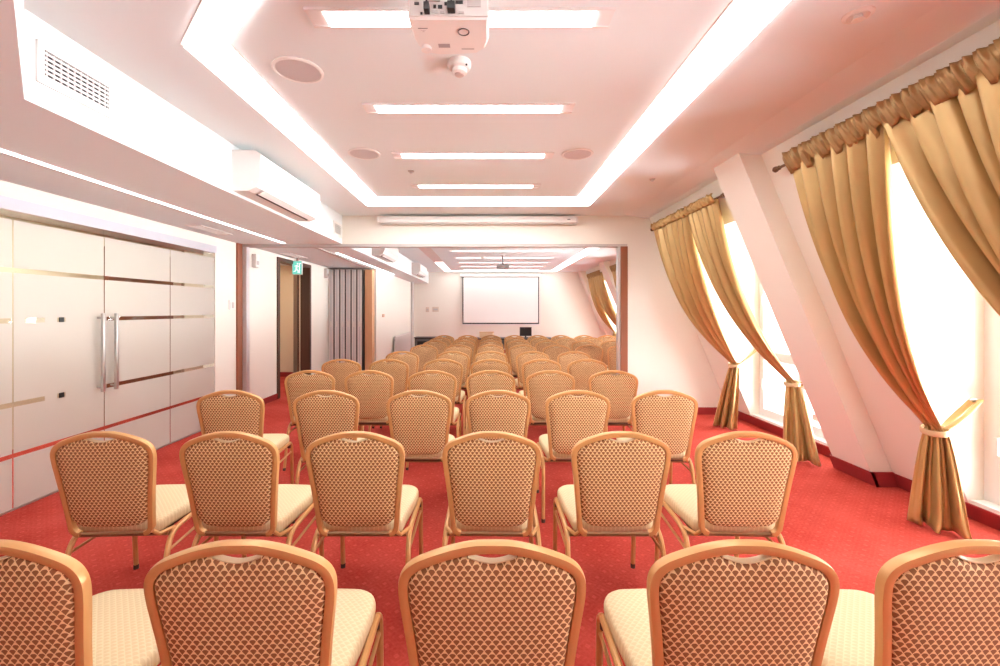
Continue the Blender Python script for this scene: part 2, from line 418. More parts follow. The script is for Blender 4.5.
# open doorway on the left of the far room
fr = MB().box(-3.64, -3.455, 7.28, 7.35, 0, 2.35).box(-3.64, -3.455, 8.58, 8.65, 0, 2.35).box(-3.64, -3.455, 7.35, 8.58, 2.29, 2.35)
fr.build('trim_11', WOODD, kind=ST)
dl = bpy.data.objects.new('door_4', None); COL.objects.link(dl); dl['kind'] = ST
dl.location = (-3.66, 8.58, 0); dl.rotation_euler = (0, 0, math.radians(28))
box('door_leaf', WOODD, -.04, 0, 0.0, .88, .01, 2.28, parent=dl)
MB().box(0, .03, .78, .82, .98, 1.02).box(.03, .045, .68, .82, .99, 1.01).build('door_handle', STEEL, dl)
hk = thing('coat_rack', 'beech coat shelf with dark hooks on the corridor wall past the doorway', 'coat rack', (-4.95, 9.0, 0))
box('shelf', WOODL, 0, .22, -.6, .6, 2.0, 2.03, parent=hk)
box('back_board', WOODL, 0, .02, -.6, .6, 1.82, 2.0, parent=hk)
for k in range(4): box('hook', DARKP, .02, .08, -.5+.33*k, -.46+.33*k, 1.86, 1.92, parent=hk)

# ------------------------------------------------------------------ ceiling lights
cv = thing('cove_light', 'wide white light band framing the near ceiling', 'ceiling light', (0, 0, ZC))
def flat(poly, z0, z1, name, parent, mat=LIGHT): return MB().pz(poly, z0, z1).build(name, mat, parent)
flat([(-1.515, 5.56), (-1.515, 2.2), (-1.0, 1.685), (-.79, 1.685), (-1.30, 2.2), (-1.30, 5.18), (1.07, 5.18), (1.07, -1.6), (1.29, -1.6), (1.29, 5.56)], -.014, -.003, 'diffuser', cv)
flat([(-1.53, 5.575), (-1.53, 2.194), (-1.006, 1.67), (-.77, 1.67), (-1.285, 2.206), (-1.285, 5.165), (1.055, 5.165), (1.055, -1.6), (1.305, -1.6), (1.305, 5.575)], -.003, 0, 'frame', cv, WPLAST)
names = ['bar light nearest the camera, half hidden behind the projector', 'second bar light from the camera', 'third bar light from the camera', 'fourth bar light from the camera, nearest the bright band']
def bar(y, x0, x1, hx, label, wd=.065, lm=None):
    t = thing('bar_light', label, 'ceiling light', ((x0+x1)/2, y, ZC), 0, 'recessed bar lights')
    h = (x1-x0)/2
    MB().box(-h-hx, h+hx, -wd, -wd+.012, -.012, 0).box(-h-hx, h+hx, wd-.012, wd, -.012, 0).box(-h-hx, -h, -wd+.012, wd-.012, -.006, 0).box(h, h+hx, -wd+.012, wd-.012, -.006, 0).build('frame', TRAY, t)
    box('diffuser', lm or LIGHT, -h, h, -wd+.013, wd-.013, -.013 if lm is None else -.007, 0, parent=t)
for i, y in enumerate((1.995, 2.89, 3.77, 4.70)):
    bar(y, -.727, .487, .08, 'white '+names[i]+', near ceiling')
for i, y in enumerate((1.10, .20)):  # two more bars added out of view to light the chair backs
    bar(y, -.727, .487, .08, 'added unseen bar light above the '+('camera' if i else 'nearest chair row')+' in the near ceiling')
far = ['nearest', 'second nearest', 'middle', 'second farthest', 'farthest']
for i, y in enumerate((9.88, 11.15, 12.3, 13.35, 14.4)):
    bar(y, -.78, 1.70, .06, 'recessed white bar light, %s of the five in the far room ceiling' % far[i], .065, LIGHTF)
cf = thing('cove_light', 'white light band framing the far room ceiling', 'ceiling light', (0, 0, ZC))
flat([(-1.45, 15.2), (-1.45, 12.2), (-1.22, 12.2), (-1.22, 14.85), (2.14, 14.85), (2.14, 9.2), (2.40, 9.2), (2.40, 15.2)], -.008, -.003, 'diffuser', cf, LIGHTF)
flat([(-1.47, 15.22), (-1.47, 9.4), (-1.20, 9.4), (-1.20, 14.83), (2.12, 14.83), (2.12, 9.2), (2.42, 9.2), (2.42, 15.22)], -.003, 0, 'frame', cf, pbr('unlit cove shade', (.72, .62, .60), .7))  # flat frame; its brownish tone stands for the shade of an unlit recess
ll = thing('line_light', 'thin white line light in the low ceiling along the frosted glass', 'ceiling light', (-2.815, 3.3, 2.40))
box('diffuser', LINE, -.018, .018, -2.8, 2.8, -.008, -.003, parent=ll)
box('profile', WPLAST, -.026, .026, -2.81, 2.81, -.003, 0, parent=ll)
ll = thing('line_light', 'thin white line light in the low ceiling of the far room', 'ceiling light', (-2.44, 8.9, 2.40))
box('diffuser', LINE, -.02, .02, -1.75, 2.6, -.008, -.003, parent=ll)
box('profile', WPLAST, -.028, .028, -1.76, 2.61, -.003, 0, parent=ll)

# round speakers, detectors, vents
def speaker(x, y, label):
    t = thing('ceiling_speaker', label, 'speaker', (x, y, ZC), 0, 'round ceiling speakers')
    MB().lathe([(.135, 0), (.135, -.006), (.122, -.010), (.116, -.006), (.116, 0)], (0, 0, 0)).build('rim', WPLAST, t, smooth=True)
    MB().lathe([(.115, 0), (.115, -.006), (.05, -.008)], (0, 0, 0)).build('grille', pbr('speaker mesh', (.64, .60, .60), .6, bump=.6, bscale=900), t, smooth=True)
speaker(-1.048, 2.44, 'round grey ceiling speaker nearest the camera, left of the projector')
speaker(-1.045, 3.74, 'round grey ceiling speaker between the left light band and third bar light')
speaker(.77, 3.75, 'round grey ceiling speaker on the right, inside the right light band')
def spot(x, y, label, r=.055):
    t = thing('ceiling_sprinkler', label, 'sprinkler', (x, y, ZC))
    MB().lathe([(r, 0), (r, -.006), (r*.72, -.012), (r*.66, -.008), (r*.5, -.006)], (0, 0, 0)).build('rim', WPLAST if r > .05 else STEEL, t, smooth=True)
    MB().lathe([(r*.3, 0), (r*.3, -.02), (r*.42, -.022), (r*.42, -.026)], (0, 0, 0), n=12).build('nozzle', WPLAST if r > .05 else ALU, t, smooth=True)
spot(1.67, 1.98, 'round chrome ceiling fitting at the upper right near the window curtain', .06)
spot(1.68, 4.47, 'small round chrome ceiling fitting beside the far window curtain', .03)
spot(-.727, 4.21, 'tiny chrome ceiling fitting between the third and fourth bar lights', .03)
sd = thing('smoke_detector', 'white motion detector with a round lens under the near projector', 'detector', (-.148, 2.36, ZC))
MB().lathe([(.062, 0), (.064, -.02), (.058, -.034), (.05, -.04)], (0, 0, 0)).build('base', WPLAST, sd, smooth=True)
MB().lathe([(.040, -.038), (.040, -.060), (.032, -.066)], (0, 0, 0)).build('lens', WPLAST, sd, smooth=True)
MB().lathe([(.027, -.065), (.024, -.072), (.012, -.075)], (0, 0, 0), n=16).build('tip', pbr('pinkish lens', (.62, .50, .47), .3), sd, smooth=True)
MB().box(.035, .045, -.05, -.04, -.042, -.036).build('indicator', BLACK, sd)
sd = thing('smoke_detector', 'small white detector on the far room ceiling left of its projector', 'detector', (-.1, 11.0, ZC))
MB().lathe([(.06, 0), (.06, -.03), (.04, -.05)], (0, 0, 0)).build('base', WPLAST, sd, smooth=True)
MB().lathe([(.025, -.05), (.015, -.06)], (0, 0, 0)).build('lens', GPLAST, sd, smooth=True)

def grille_x(x, y0, y1, z0, z1, label, vanes, bars):      # on the bulkhead, facing +X
    t = thing('air_vent', label, 'vent', (x, (y0+y1)/2, z0)); L = (y1-y0)/2; H = z1-z0; f = .03
    MB().box(0, .012, -L-f, L+f, -f, 0).box(0, .012, -L-f, L+f, H, H+f).box(0, .012, -L-f, -L, 0, H).box(0, .012, L, L+f, 0, H).build('frame', WPLAST, t)
    box('duct', BLACK, 0, .002, -L, L, 0, H, parent=t)
    m = MB()
    for k in range(bars): y = -L+(k+.5)*2*L/bars; m.box(.002, .006, y-.004, y+.004, 0, H)
    m.build('bars', GPLAST, t)
    for k in range(vanes):
        z = (k+.5)*H/vanes
        MB().py([(.004, z-.006), (.011, z-.009), (.012, z+.001), (.006, z+.004)], -L, L).build('slat', WPLAST, t)
grille_x(-2.04, 2.017, 2.362, 2.535, 2.665, 'white slatted air vent nearest the camera on the bulkhead face', 6, 10)
grille_x(-2.04, 5.87, 6.12, 2.50, 2.63, 'small grey air vent at the far end of the bulkhead by the partition header', 5, 8)
def grille_z(x0, x1, y0, y1, label):
    t = thing('air_vent', label, 'vent', ((x0+x1)/2, (y0+y1)/2, 2.40)); a, b = (x1-x0)/2, (y1-y0)/2
    MB().box(-a, a, -b, -b+.02, -.008, 0).box(-a, a, b-.02, b, -.008, 0).box(-a, -a+.02, -b, b, -.008, 0).box(a-.02, a, -b, b, -.008, 0).build('frame', WPLAST, t)
    box('duct', DGREY, -a+.02, a-.02, -b+.02, b-.02, -.001, 0, parent=t)
    n = 5
    for k in range(n):
        x = -a+.02+(k+.5)*(2*a-.04)/n
        MB().box(x-.006, x+.006, -b+.02, b-.02, -.007, -.002).build('slat', WPLAST, t)
grille_z(-3.30, -3.12, 4.80, 5.40, 'long white vent in the low ceiling above the frosted glass')
grille_z(-3.40, -3.20, 7.15, 7.85, 'long vent in the far room low ceiling before the exit sign')

# ------------------------------------------------------------------ air conditioners
def aircon(y0, y1, z0, z1, label):
    t = thing('air_conditioner', label, 'air conditioner', (-2.04, (y0+y1)/2, z0), 0, 'wall air conditioners'); L = (y1-y0)/2; H = z1-z0; D = .23
    prof = [(0, 0), (0, H), (D*.80, H), (D, H-.035), (D, H*.30), (D*.86, .03), (D*.55, 0)]
    MB().py(prof, -L, L).build('body', WPLAST, t)
    MB().py([(D, H*.30), (D, H-.035), (D+.006, H-.04), (D+.006, H*.31)], -L+.01, L-.01).build('front_panel', WPLAST, t)
    MB().py([(D*.55, -.001), (D*.84, .026), (D*.86, .022), (D*.57, -.006)], -L+.12, L-.10).build('louver', BLACK, t)
    MB().py([(D*.66, -.002), (D*.90, .03), (D*.915, .026), (D*.69, -.007)], -L+.10, L-.08).build('flap', WPLAST, t)
    MB().box(D+.006, D+.007, L-.22, L-.14, H*.36, H*.38).build('display', GPLAST, t)
    MB().box(.03, D*.7, -L-.003, -L, .06, .08).build('side_mark', WPLAST, t)
aircon(3.52, 4.76, 2.425, 2.75, 'white air conditioner on the bulkhead of the near room')
aircon(7.78, 9.0, 2.44, 2.755, 'white air conditioner in the far room nearer the camera, at the folding wall')
aircon(11.9, 13.2, 2.44, 2.755, 'white air conditioner farthest from the camera, near the far wall')

# ------------------------------------------------------------------ projectors
def projector(x, y, z0, label, ports):
    t = thing('projector', label, 'projector', (x, y, z0), 0, 'ceiling projectors')
    W = .15; D = .235; H = .095; body = WPLAST if ports else GPLAST2
    pl = [(-W, 0), (W, 0), (W+.001, D*.55), (W-.012, D*.80), (W-.045, D*.95), (.02, D), (-.06, D), (-W+.045, D*.94), (-W+.012, D*.78), (-W-.001, D*.5)]
    b = MB(); n = len(pl)
    def ring(s, z): return [(.0+(px_)*s, D/2+(py_-D/2)*s, z) for px_, py_ in pl]
    vs = ring(.94, 0)+ring(1, .012)+ring(1, H-.012)+ring(.94, H)
    fs = [tuple(range(n-1, -1, -1)), tuple(range(3*n, 4*n))]
    for r in range(3): fs += [(r*n+i, r*n+(i+1) % n, (r+1)*n+(i+1) % n, (r+1)*n+i) for i in range(n)]
    b.add(vs, fs).build('body', body, t)
    MB().lathe([(.036, 0), (.036, .03), (.030, .032)], (.07, D-.02, .05), 'y', 20).build('lens', DGREY, t, smooth=True)
    th = MB(); th.tube([(.052+.021*math.cos(a*PI/12), .078+.021*math.sin(a*PI/12), -.001) for a in range(24)], .0022, 6, closed=True, up=(0, 0, 1)); th.build('foot_ring', DGREY, t, smooth=True)
    box('rating_plate', pbr('grey label', (.38, .33, .34), .5), -.055, -.008, .155, .180, -.001, .001, parent=t)
    box('filter_latch', GPLAST, .038, .09, .185, .194, -.001, .001, parent=t)
    box('mark', DGREY, -.122, -.085, .055, .059, -.0008, .001, parent=t)
    MB().box(-.112, -.094, .068, .071, -.0008, .001).box(-.107, -.099, .073, .078, -.0008, .001).build('mark', GPLAST, t)
    MB().lathe([(.022, -.014), (.02, -.002), (.018, .002)], (-.105, .178, 0), n=14).build('foot', WPLAST, t, smooth=True)
    if ports:
        rp = box('rear_panel', pbr('pale port panel', (.72, .72, .70), .5), -.143, .143, -.003, 0.002, .008, H-.008, parent=t)
        for (a, b2, c, d, mt) in ((-.103, -.095, .012, .019, BLACK), (-.062, -.040, .016, .026, GPLAST), (-.03, -.014, .014, .022, GPLAST), (.038, .058, .014, .022, GPLAST),
                             (-.125, -.108, .048, .056, DGREY), (-.055, -.045, .036, .046, BLACK), (-.038, -.022, .034, .045, BLACK), (-.014, -.004, .046, .056, BLACK),
                             (-.008, .004, .034, .042, GPLAST), (.026, .054, .052, .062, BLACK), (-.08, -.03, .060, .070, GPLAST), (.07, .12, .04, .07, GPLAST)):
            box('port', mt, a, b2, -.008, -.003, c, d, parent=rp)
        for (cx, z) in ((-.078, .012), (.012, .015)):
            s = .010 if cx < 0 else .014
            MB().box(cx-s, cx+s, -.036, -.004, z, z+.028, bev=.002).build('plug', BLACK, rp, smooth=True)
            MB().tube([(cx, -.02, z+.026), (cx, -.028, z+.06), (cx+.02, -.02, .13), (0, .06, .19), (0, .09, .22)], .004, 6).build('cable', BLACK, rp, smooth=True)
    MB().lathe([(.018, H), (.018, ZC-z0-.012)], (0, D/2, 0)).build('pole', body, t, smooth=True)
    MB().lathe([(.055, ZC-z0-.014), (.06, ZC-z0)], (0, D/2, 0)).build('ceiling_plate', WPLAST, t, smooth=True)
    box('mount_bracket', WPLAST, -.07, .07, D/2-.05, D/2+.05, H-.002, H+.012, parent=t)
projector(-.143, 1.63, 2.55, 'white ceiling projector overhead near the camera, seen from below', True)
projector(.38, 10.55, 2.47, 'small grey ceiling projector hanging in the far room before the screen', False)

# projection screens
t = thing('screen_case', 'long white closed projection screen case on the header above the opening', 'projection screen', (-.13, YP-.13, 2.665))
MB().box(-1.36, 1.36, 0, .12, .012, .10, bev=.01).build('case', WPLAST, t, smooth=True)
MB().box(-1.345, 1.345, .03, .08, 0, .012).build('bottom_bar', GPLAST, t)
for sx in (-1, 1): MB().box(sx*1.375-.015, sx*1.375+.015, -.002, .122, .008, .104, bev=.006).build('end_cap', WPLAST, t, smooth=True)
MB().box(1.24, 1.28, -.004, 0, .05, .06).build('mark', DGREY, t)
t = thing('projection_screen', 'lowered white projection screen with black border on the far wall', 'projection screen', (.48, YF-.12, .95))
MB().box(-1.40, 1.40, 0, .10, 1.68, 1.78, bev=.01).build('case', WPLAST, t, smooth=True)
MB().box(-1.335, 1.335, .05, .054, .03, 1.68).build('border', BLACK, t)
MB().box(-1.30, 1.30, .046, .05, .075, 1.655).build('surface', SCREENW, t)
MB().box(-1.37, 1.37, .035, .07, 0, .03).build('bottom_bar', WPLAST, t)

# ------------------------------------------------------------------ wall fittings
t = thing('light_switch', 'white triple light switch beside the left wooden jamb', 'light switch', (-3.48, 6.0, 1.475))
MB().box(0, .012, -.075, .075, 0, .13, bev=.003).build('plate', WPLAST, t, smooth=True)
for k in range(3): MB().box(.012, .018, -.05+.036*k, -.02+.036*k, .02, .10, bev=.002).build('rocker', GPLAST if k == 1 else WPLAST, t, smooth=True)
t = thing('wall_sensor', 'white box on the left wall just past the wooden jamb, under the ceiling', 'sensor', (-3.48, 6.55, 2.10))
MB().box(0, .07, -.05, .05, 0, .20, bev=.01).build('body', WPLAST, t, smooth=True); MB().box(.07, .074, -.03, .03, .04, .10).build('lens', GPLAST, t)
t = thing('wall_sensor', 'white box on the left wall beside the folded partition panels', 'sensor', (-3.48, 9.45, 2.15))
MB().box(0, .07, -.05, .05, 0, .20, bev=.01).build('body', WPLAST, t, smooth=True); MB().box(.07, .074, -.03, .03, .04, .10).build('lens', GPLAST, t)
t = thing('exit_sign', 'green exit sign with a white running figure above the open doorway', 'sign', (-3.39, 7.85, 2.10))
MB().box(-.09, .09, 0, .03, 0, .25, bev=.005).build('housing', WPLAST, t, smooth=True)
MB().box(-.08, .08, -.003, 0, .01, .24).build('face', GREEN, t)
def strip(m, a, b, wd):
    (x1, z1), (x2, z2) = a, b; dx, dz = x2-x1, z2-z1; L = math.hypot(dx, dz); nx, nz = -dz/L*wd, dx/L*wd
    m.py([(x1+nx, z1+nz), (x2+nx, z2+nz), (x2-nx, z2-nz), (x1-nx, z1-nz)], -.005, -.003)
m = MB(); m.lathe([(.014, -.005), (.014, -.003)], (.012, 0, .195), 'y', 12)
for a, b, wd in (((.0, .17), (-.01, .10), .014), ((-.01, .10), (.025, .07), .009), ((.025, .07), (.02, .03), .008), ((-.01, .10), (-.03, .06), .009), ((-.03, .06), (-.06, .055), .008), ((.0, .165), (.04, .14), .007), ((.0, .165), (-.04, .15), .007)): strip(m, a, b, wd)
m.build('running_figure', SIGNW, t)
m = MB(); strip(m, (.045, .03), (.045, .20), .008); strip(m, (.045, .20), (.075, .20), .008); m.build('door_symbol', SIGNW, t)
MB().box(-.02, .02, .01, .02, .25, .30).build('hanger', WPLAST, t)
t = thing('wall_plate', 'small brown plate on the bright wall behind the folded panels', 'sign', (-2.50, 10.6, 1.30))
MB().box(0, .01, -.10, .10, 0, .07, bev=.002).build('plate', WOODL, t, smooth=True); MB().box(.01, .012, -.07, .07, .03, .04).build('strip', GPLAST, t)
for i, x in enumerate((-2.08, -1.80)):
    t = thing('wall_socket', ['left', 'right'][i]+' of two small plates on the far wall left of the screen', 'socket', (x, YF-.012, 1.40+.01*i), 0)
    a = .06+.05*i
    MB().box(-a, a, 0, .012, 0, .17, bev=.003).build('plate', pbr('beige plate', (.70, .60, .50), .5), t, smooth=True); MB().box(-a+.03, a-.03, -.004, 0, .05, .11).build('insert', GPLAST, t)
t = thing('radiator', 'white panel radiator on the left wall of the far room', 'radiator', (-2.555, 13.0, .12))
MB().box(.04, .10, -1.1, 1.1, 0, .64, bev=.006).build('panel', WPLAST, t, smooth=True)
m = MB()
for k in range(40): y = -1.07+k*.055; m.box(.10, .106, y-.012, y+.012, .03, .61)
m.build('ribs', WPLAST, t)
MB().box(0, .04, -.8, -.76, .1, .5).box(0, .04, .76, .8, .1, .5).build('bracket', GPLAST, t)
MB().lathe([(.02, 0), (.022, .05), (.016, .07)], (.07, -1.15, .5), 'z', 12).build('valve', GPLAST, t, smooth=True)
MB().tube([(.07, -1.15, .5), (.07, -1.15, -.12)], .01, 8).build('pipe', GPLAST, t, smooth=True)

# folding wall, stacked
t = thing('folding_partition', 'stack of pale grey folding wall panels beside the left wall', 'partition', (-3.03, 9.66, 0))
for k in range(6):
    x = -.44+k*.125
    p = MB().box(x, x+.088, -.0, .22, .02, 2.36, bev=.004).build('panel', PANEL, t, smooth=True)
    MB().box(x+.030, x+.058, -.004, 0, .02, 2.36).build('edge_profile', ALU, p)
    MB().box(x+.092, x+.120, .02, .2, .02, 2.36).build('seal', DGREY, p)
    MB().box(x+.020, x+.068, -.012, -.004, 1.10, 1.22, bev=.003).build('latch', WPLAST, p, smooth=True)
MB().box(.345, .50, .02, .22, .0, 2.36).build('end_panel', WOODL, t)

# ------------------------------------------------------------------ furniture at the front
t = thing('table', 'long black table before the far wall under the screen', 'table', (.70, 11.9, 0))
MB().box(-1.05, 1.05, -.3, .3, .69, .72).build('top', BLACK, t)
for sx in (-1.0, -.27, 1.0):
    for sy in (-.25, .25): MB().box(sx-.025, sx+.025, sy-.025, sy+.025, 0, .69).build('leg', DGREY, t)
MB().box(-1.0, 1.0, .24, .26, .40, .69).build('modesty_panel', WOODL, t)
t = thing('cabinet', 'low black cabinet with glass front at the left before the far wall', 'cabinet', (-1.55, 12.2, 0))
MB().box(-.42, .42, -.22, .22, .05, .70).build('body', BLACK, t); MB().box(-.44, .44, -.24, .24, .70, .725).build('top', BLACK, t)
for sx in (-1, 1):
    d = MB().box(sx*.205-.19, sx*.205+.19, -.235, -.22, .08, .68).build('door', DGREY, t)
    MB().box(sx*.205-.14, sx*.205+.14, -.238, -.235, .14, .62).build('pane', SMOKED, d); MB().box(sx*.03-.006, sx*.03+.006, -.255, -.235, .34, .42).build('handle', STEEL, d)
MB().box(-.38, .38, -.2, .2, 0, .05).build('plinth', BLACK, t)
t = thing('monitor', 'small black monitor standing on the front table right of the screen centre', 'monitor', (1.04, 11.85, .72))
MB().box(-.16, .16, -.02, .01, .05, .29, bev=.006).build('case', BLACK, t, smooth=True); MB().box(-.145, .145, -.024, -.02, .07, .27).build('screen', pbr('dark screen', (.02, .02, .024), .15), t)
MB().box(-.02, .02, .0, .03, .01, .12).build('neck', BLACK, t); MB().box(-.10, .10, -.06, .08, 0, .012).build('base', BLACK, t)
t = thing('wooden_box', 'pale wooden box on the front table below the screen', 'box', (-.01, 11.85, .72))
MB().pz([(-.19, -.1), (.16, -.1), (.19, -.04), (.19, .12), (-.19, .12)], 0, .15).build('body', pbr('pale birch', (.86, .66, .42), .5), t); MB().box(-.20, .20, -.11, .13, .15, .165).build('lid', WOODL, t)

# ------------------------------------------------------------------ chairs
def arc(c, r, a0, a1, n): return [(c[0]+r*math.cos(a0+(a1-a0)*i/n), c[1]+r*math.sin(a0+(a1-a0)*i/n)) for i in range(n+1)]
def smooth_path(pts, n=6):
    P = [Vector(p) for p in pts]; out = []
    for i in range(len(P)-1):
        p0, p1, p2, p3 = P[max(i-1, 0)], P[i], P[i+1], P[min(i+2, len(P)-1)]
        for k in range(n):
            t = k/n; out.append(.5*((2*p1)+(-p0+p2)*t+(2*p0-5*p1+4*p2-p3)*t*t+(-p0+3*p1-3*p2+p3)*t**3))
    out.append(P[-1]); return out
BH = .495; YB0, ZB0, YT, ZT = -.195, .427, -.262, .908
def bp(u, v, off=0):
    """point of the back plane; off pushes towards the rear"""
    k = v/BH; ny, nz = -(ZT-ZB0)/BH, (YT-YB0)/BH
    return (u, YB0+(YT-YB0)*k+ny*off*1.0, ZB0+(ZT-ZB0)*k+nz*off*1.0)
# centreline of the crown shaped tube, right half from the top centre (u, depth below the top)
RH = [(0, .0), (.045, .002), (.098, .014), (.150, .033), (.180, .048), (.199, .067), (.208, .094), (.207, .135), (.201, .185), (.192, .26), (.184, .34), (.177, .42), (.173, .468)]
half = smooth_path([(a*1.02, b, 0) for a, b in RH], 4)
half = [(p.x, BH-p.y) for p in half]
cor = [(.168, .012), (.158, .003), (.145, .0)]
loop = half+cor+[(-a, b) for a, b in reversed(cor)]+[(-a, b) for a, b in reversed(half[1:])]
def offset_loop(lp, d):
    n = len(lp); out = []
    for i in range(n):
        a, b = Vector(lp[i-1]), Vector(lp[(i+1) % n]); t = (b-a).normalized(); nrm = Vector((t.y, -t.x))
        out.append((lp[i][0]+nrm.x*d, lp[i][1]+nrm.y*d))
    return out
def half_w(v):     # inner half width of the tube at height v
    for i in range(len(half)-1):
        if half[i][1] >= v >= half[i+1][1] and half[i][0] > .15:
            k = (half[i][1]-v)/max(1e-6, half[i][1]-half[i+1][1]); return half[i][0]+(half[i+1][0]-half[i][0])*k
    return .165
def dome(outline, prof, place, uvf):
    """rings shrinking to the centre: prof = [(scale, offset)...]"""
    m = MB(); n = len(outline)
    cx = 0; cy = (max(p[1] for p in outline)+min(p[1] for p in outline))/2
    vs = []; uv = []
    for s, off in prof:
        for (a, b) in outline:
            q = (cx+(a-cx)*s, cy+(b-cy)*s); vs.append(place(q[0], q[1], off)); uv.append(uvf(q[0], q[1]))
    fs = []
    for r in range(len(prof)-1):
        for i in range(n): fs.append((r*n+i, r*n+(i+1) % n, (r+1)*n+(i+1) % n, (r+1)*n+i))
    fs += [tuple(range(n-1, -1, -1)), tuple(range((len(prof)-1)*n, len(prof)*n))]
    return m.add(vs, fs, uv)
def pad_outline():
    up = []
    for (a, b) in half:
        if b > .075:
            # inset along the tube by 11 mm
            up.append((a, b))
    ins = offset_loop(loop, 0.0106 if True else 0)
    c = Vector((0, .25))
    # choose the inset sign that shrinks the loop
    if (Vector(ins[20])-c).length > (Vector(loop[20])-c).length: ins = offset_loop(loop, -.0106)
    r = [p for p in ins[:len(half)] if p[1] > .085]
    out = []
    for (a, b) in r:
        dip = .027*max(0, math.cos(min(1, abs(a)/.066)*PI/2))**.8 if abs(a) < .066 else 0
        out.append((a, b-dip))
    xb = out[-1][0]
    out += [(xb-.004, .078), (xb-.012, .067), (xb-.028, .052), (xb-.048, .042), (.06, .034)]
    return out+[(-a, b) for a, b in reversed(out[1:])] if abs(out[0][0]) < 1e-6 else out+[(-a, b) for a, b in reversed(out)]
PAD = pad_outline()

def make_chair():
    t = thing('banquet_chair', 'chair', 'chair', (0, 0, 0), 0, 'rows of banquet chairs')
    fr = MB(); pts = [bp(u, v) for u, v in loop]
    tilt = (Vector(bp(0, BH, 1))-Vector(bp(0, BH, 0))).normalized()
    k0 = loop.index(cor[-1]); ring = pts[k0+1:]+pts[:k0+1]       # open at the bottom, where a thin rail closes it
    fr.tube(ring, .0125, 12, rn=.0135, up=tilt, sq=5)
    fr.build('back_frame', GOLD, t, smooth=True, angle=50)
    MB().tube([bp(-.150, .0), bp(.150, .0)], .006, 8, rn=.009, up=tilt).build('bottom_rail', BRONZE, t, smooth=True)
    prof = [(.96, -.017), (.99, -.010), (1.0, 0), (.99, .008), (.965, .014), (.92, .0175), (.75, .022), (.5, .0245), (.25, .0255), (.05, .0258)]
    prof = [(.05, -.026), (.5, -.025), (.8, -.022), (.93, -.018)]+[(.985, -.012)]+prof[2:]
    dome(PAD, prof, bp, lambda u, v: (u, v)).build('back_pad', BACKF, t, smooth=True, angle=80)
    # cream hand grip lining the dip under the crown
    gp = [p for p in PAD if abs(p[0]) < .06]; gp = sorted(gp); 
    g = MB(); g.tube([bp(a, b+.003, .004) for a, b in gp], .0028, 6, rn=.010, up=tilt); g.build('hand_grip', CREAM, t, smooth=True, angle=60)
    # seat
    so = []
    so += [(.185, -.165), (.196, -.150)]+[(.215, .08), (.218, .16)]+arc((.138, .195), .08, 0, PI/2, 6)+[(.06, .280)]
    so = [(x, y) for x, y in so]; so = so+[(-x, y) for x, y in reversed(so)]
    sm = dome(so, [(.96, .412), (.99, .416), (1.0, .430), (1.0, .452), (.985, .464), (.95, .472), (.8, .479), (.5, .483), (.2, .484), (.04, .484)], lambda x, y, z: (x, y, z), lambda u, v: (u, v))
    sm.build('seat', SEATF, t, smooth=True, angle=80)
    MB().box(-.19, .19, -.155, .235, .398, .413).build('seat_base', DARKP, t)
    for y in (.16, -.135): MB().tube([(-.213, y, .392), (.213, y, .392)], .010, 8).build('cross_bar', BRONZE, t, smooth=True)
    for sx in (-1, 1): MB().tube([(sx*.168, -.197, .44), (sx*.188, -.165, .405), (sx*.218, -.10, .404)], .010, 8).build('back_strut', GOLD, t, smooth=True)
    for sx in (-1, 1):
        x = .223*sx
        fl = MB(); fl.tube(smooth_path([(x, .262, .015), (x, .250, .20), (x, .243, .35), (x, .232, .393), (x, .205, .412)], 4), .0125, 8)
        l = fl.build('leg', GOLD, t, smooth=True)
        MB().lathe([(.0135, 0), (.0135, .022), (.0125, .025)], (x, .262, 0), n=10).build('foot_cap', DARKP, l, smooth=True)
        rl = MB(); rl.tube(smooth_path([(x, .205, .412), (x, .08, .410), (x, -.06, .404), (x*1.0, -.125, .385), (x*1.01, -.160, .335), (x*1.02, -.182, .25), (x*1.05, -.232, .015)], 4), .0125, 8)
        l = rl.build('leg', GOLD, t, smooth=True)
        MB().lathe([(.0135, 0), (.0135, .02), (.0125, .023)], (x*1.05, -.235, 0), n=10).build('foot_cap', DARKP, l, smooth=True)
        MB().tube([(x, .244, .335), (x*1.01, -.165, .32)], .007, 8).build('side_brace', GOLD, t, smooth=True)
        MB().lathe([(.013, 0), (.013, .022)], (x*.985, .20, .375), n=8).build('stacking_bumper', DARKP, t, smooth=True)
    return t
ROWS = [(1.045, [-1.184, -.596, .011, .617, 1.168]), (1.99, [-1.758, -1.168, -.599, .025, .61, 1.187]), (3.02, [-1.78, -1.115, -.47, .08, .627, 1.235]),
        (4.02, [-1.64, -1.08, -.50, .03, .585, 1.17]), (4.95, [-1.64, -1.10, -.49, .04, .61, 1.13]), (5.9, [-1.14, -.46, .05, .61, 1.17]),
        (7.0, [-1.0, -.46, .05, .57, 1.11, 1.63, 2.14]), (8.0, [-.95, -.44, .07, .58, 1.10, 1.76, 2.28]), (8.85, [-.95, -.44, .07, .58, 1.09, 1.60, 2.11]),
        (9.65, [-.94, -.42, .09, .60, 1.11, 1.62, 2.13, 2.64])]
ORD = ['nearest', 'second', 'third', 'fourth', 'fifth', 'sixth', 'seventh', 'eighth', 'ninth', 'tenth and farthest']
NTH = ['leftmost', 'second from left', 'third from left', 'fourth from left', 'fifth from left', 'sixth from left', 'seventh from left', 'eighth from left']
ROT = {(0, 1): 1.5, (1, 0): 3, (1, 5): -2, (2, 0): 3, (2, 1): 2, (2, 5): -3, (3, 0): 4, (3, 5): -3}
first = make_chair(); used = False
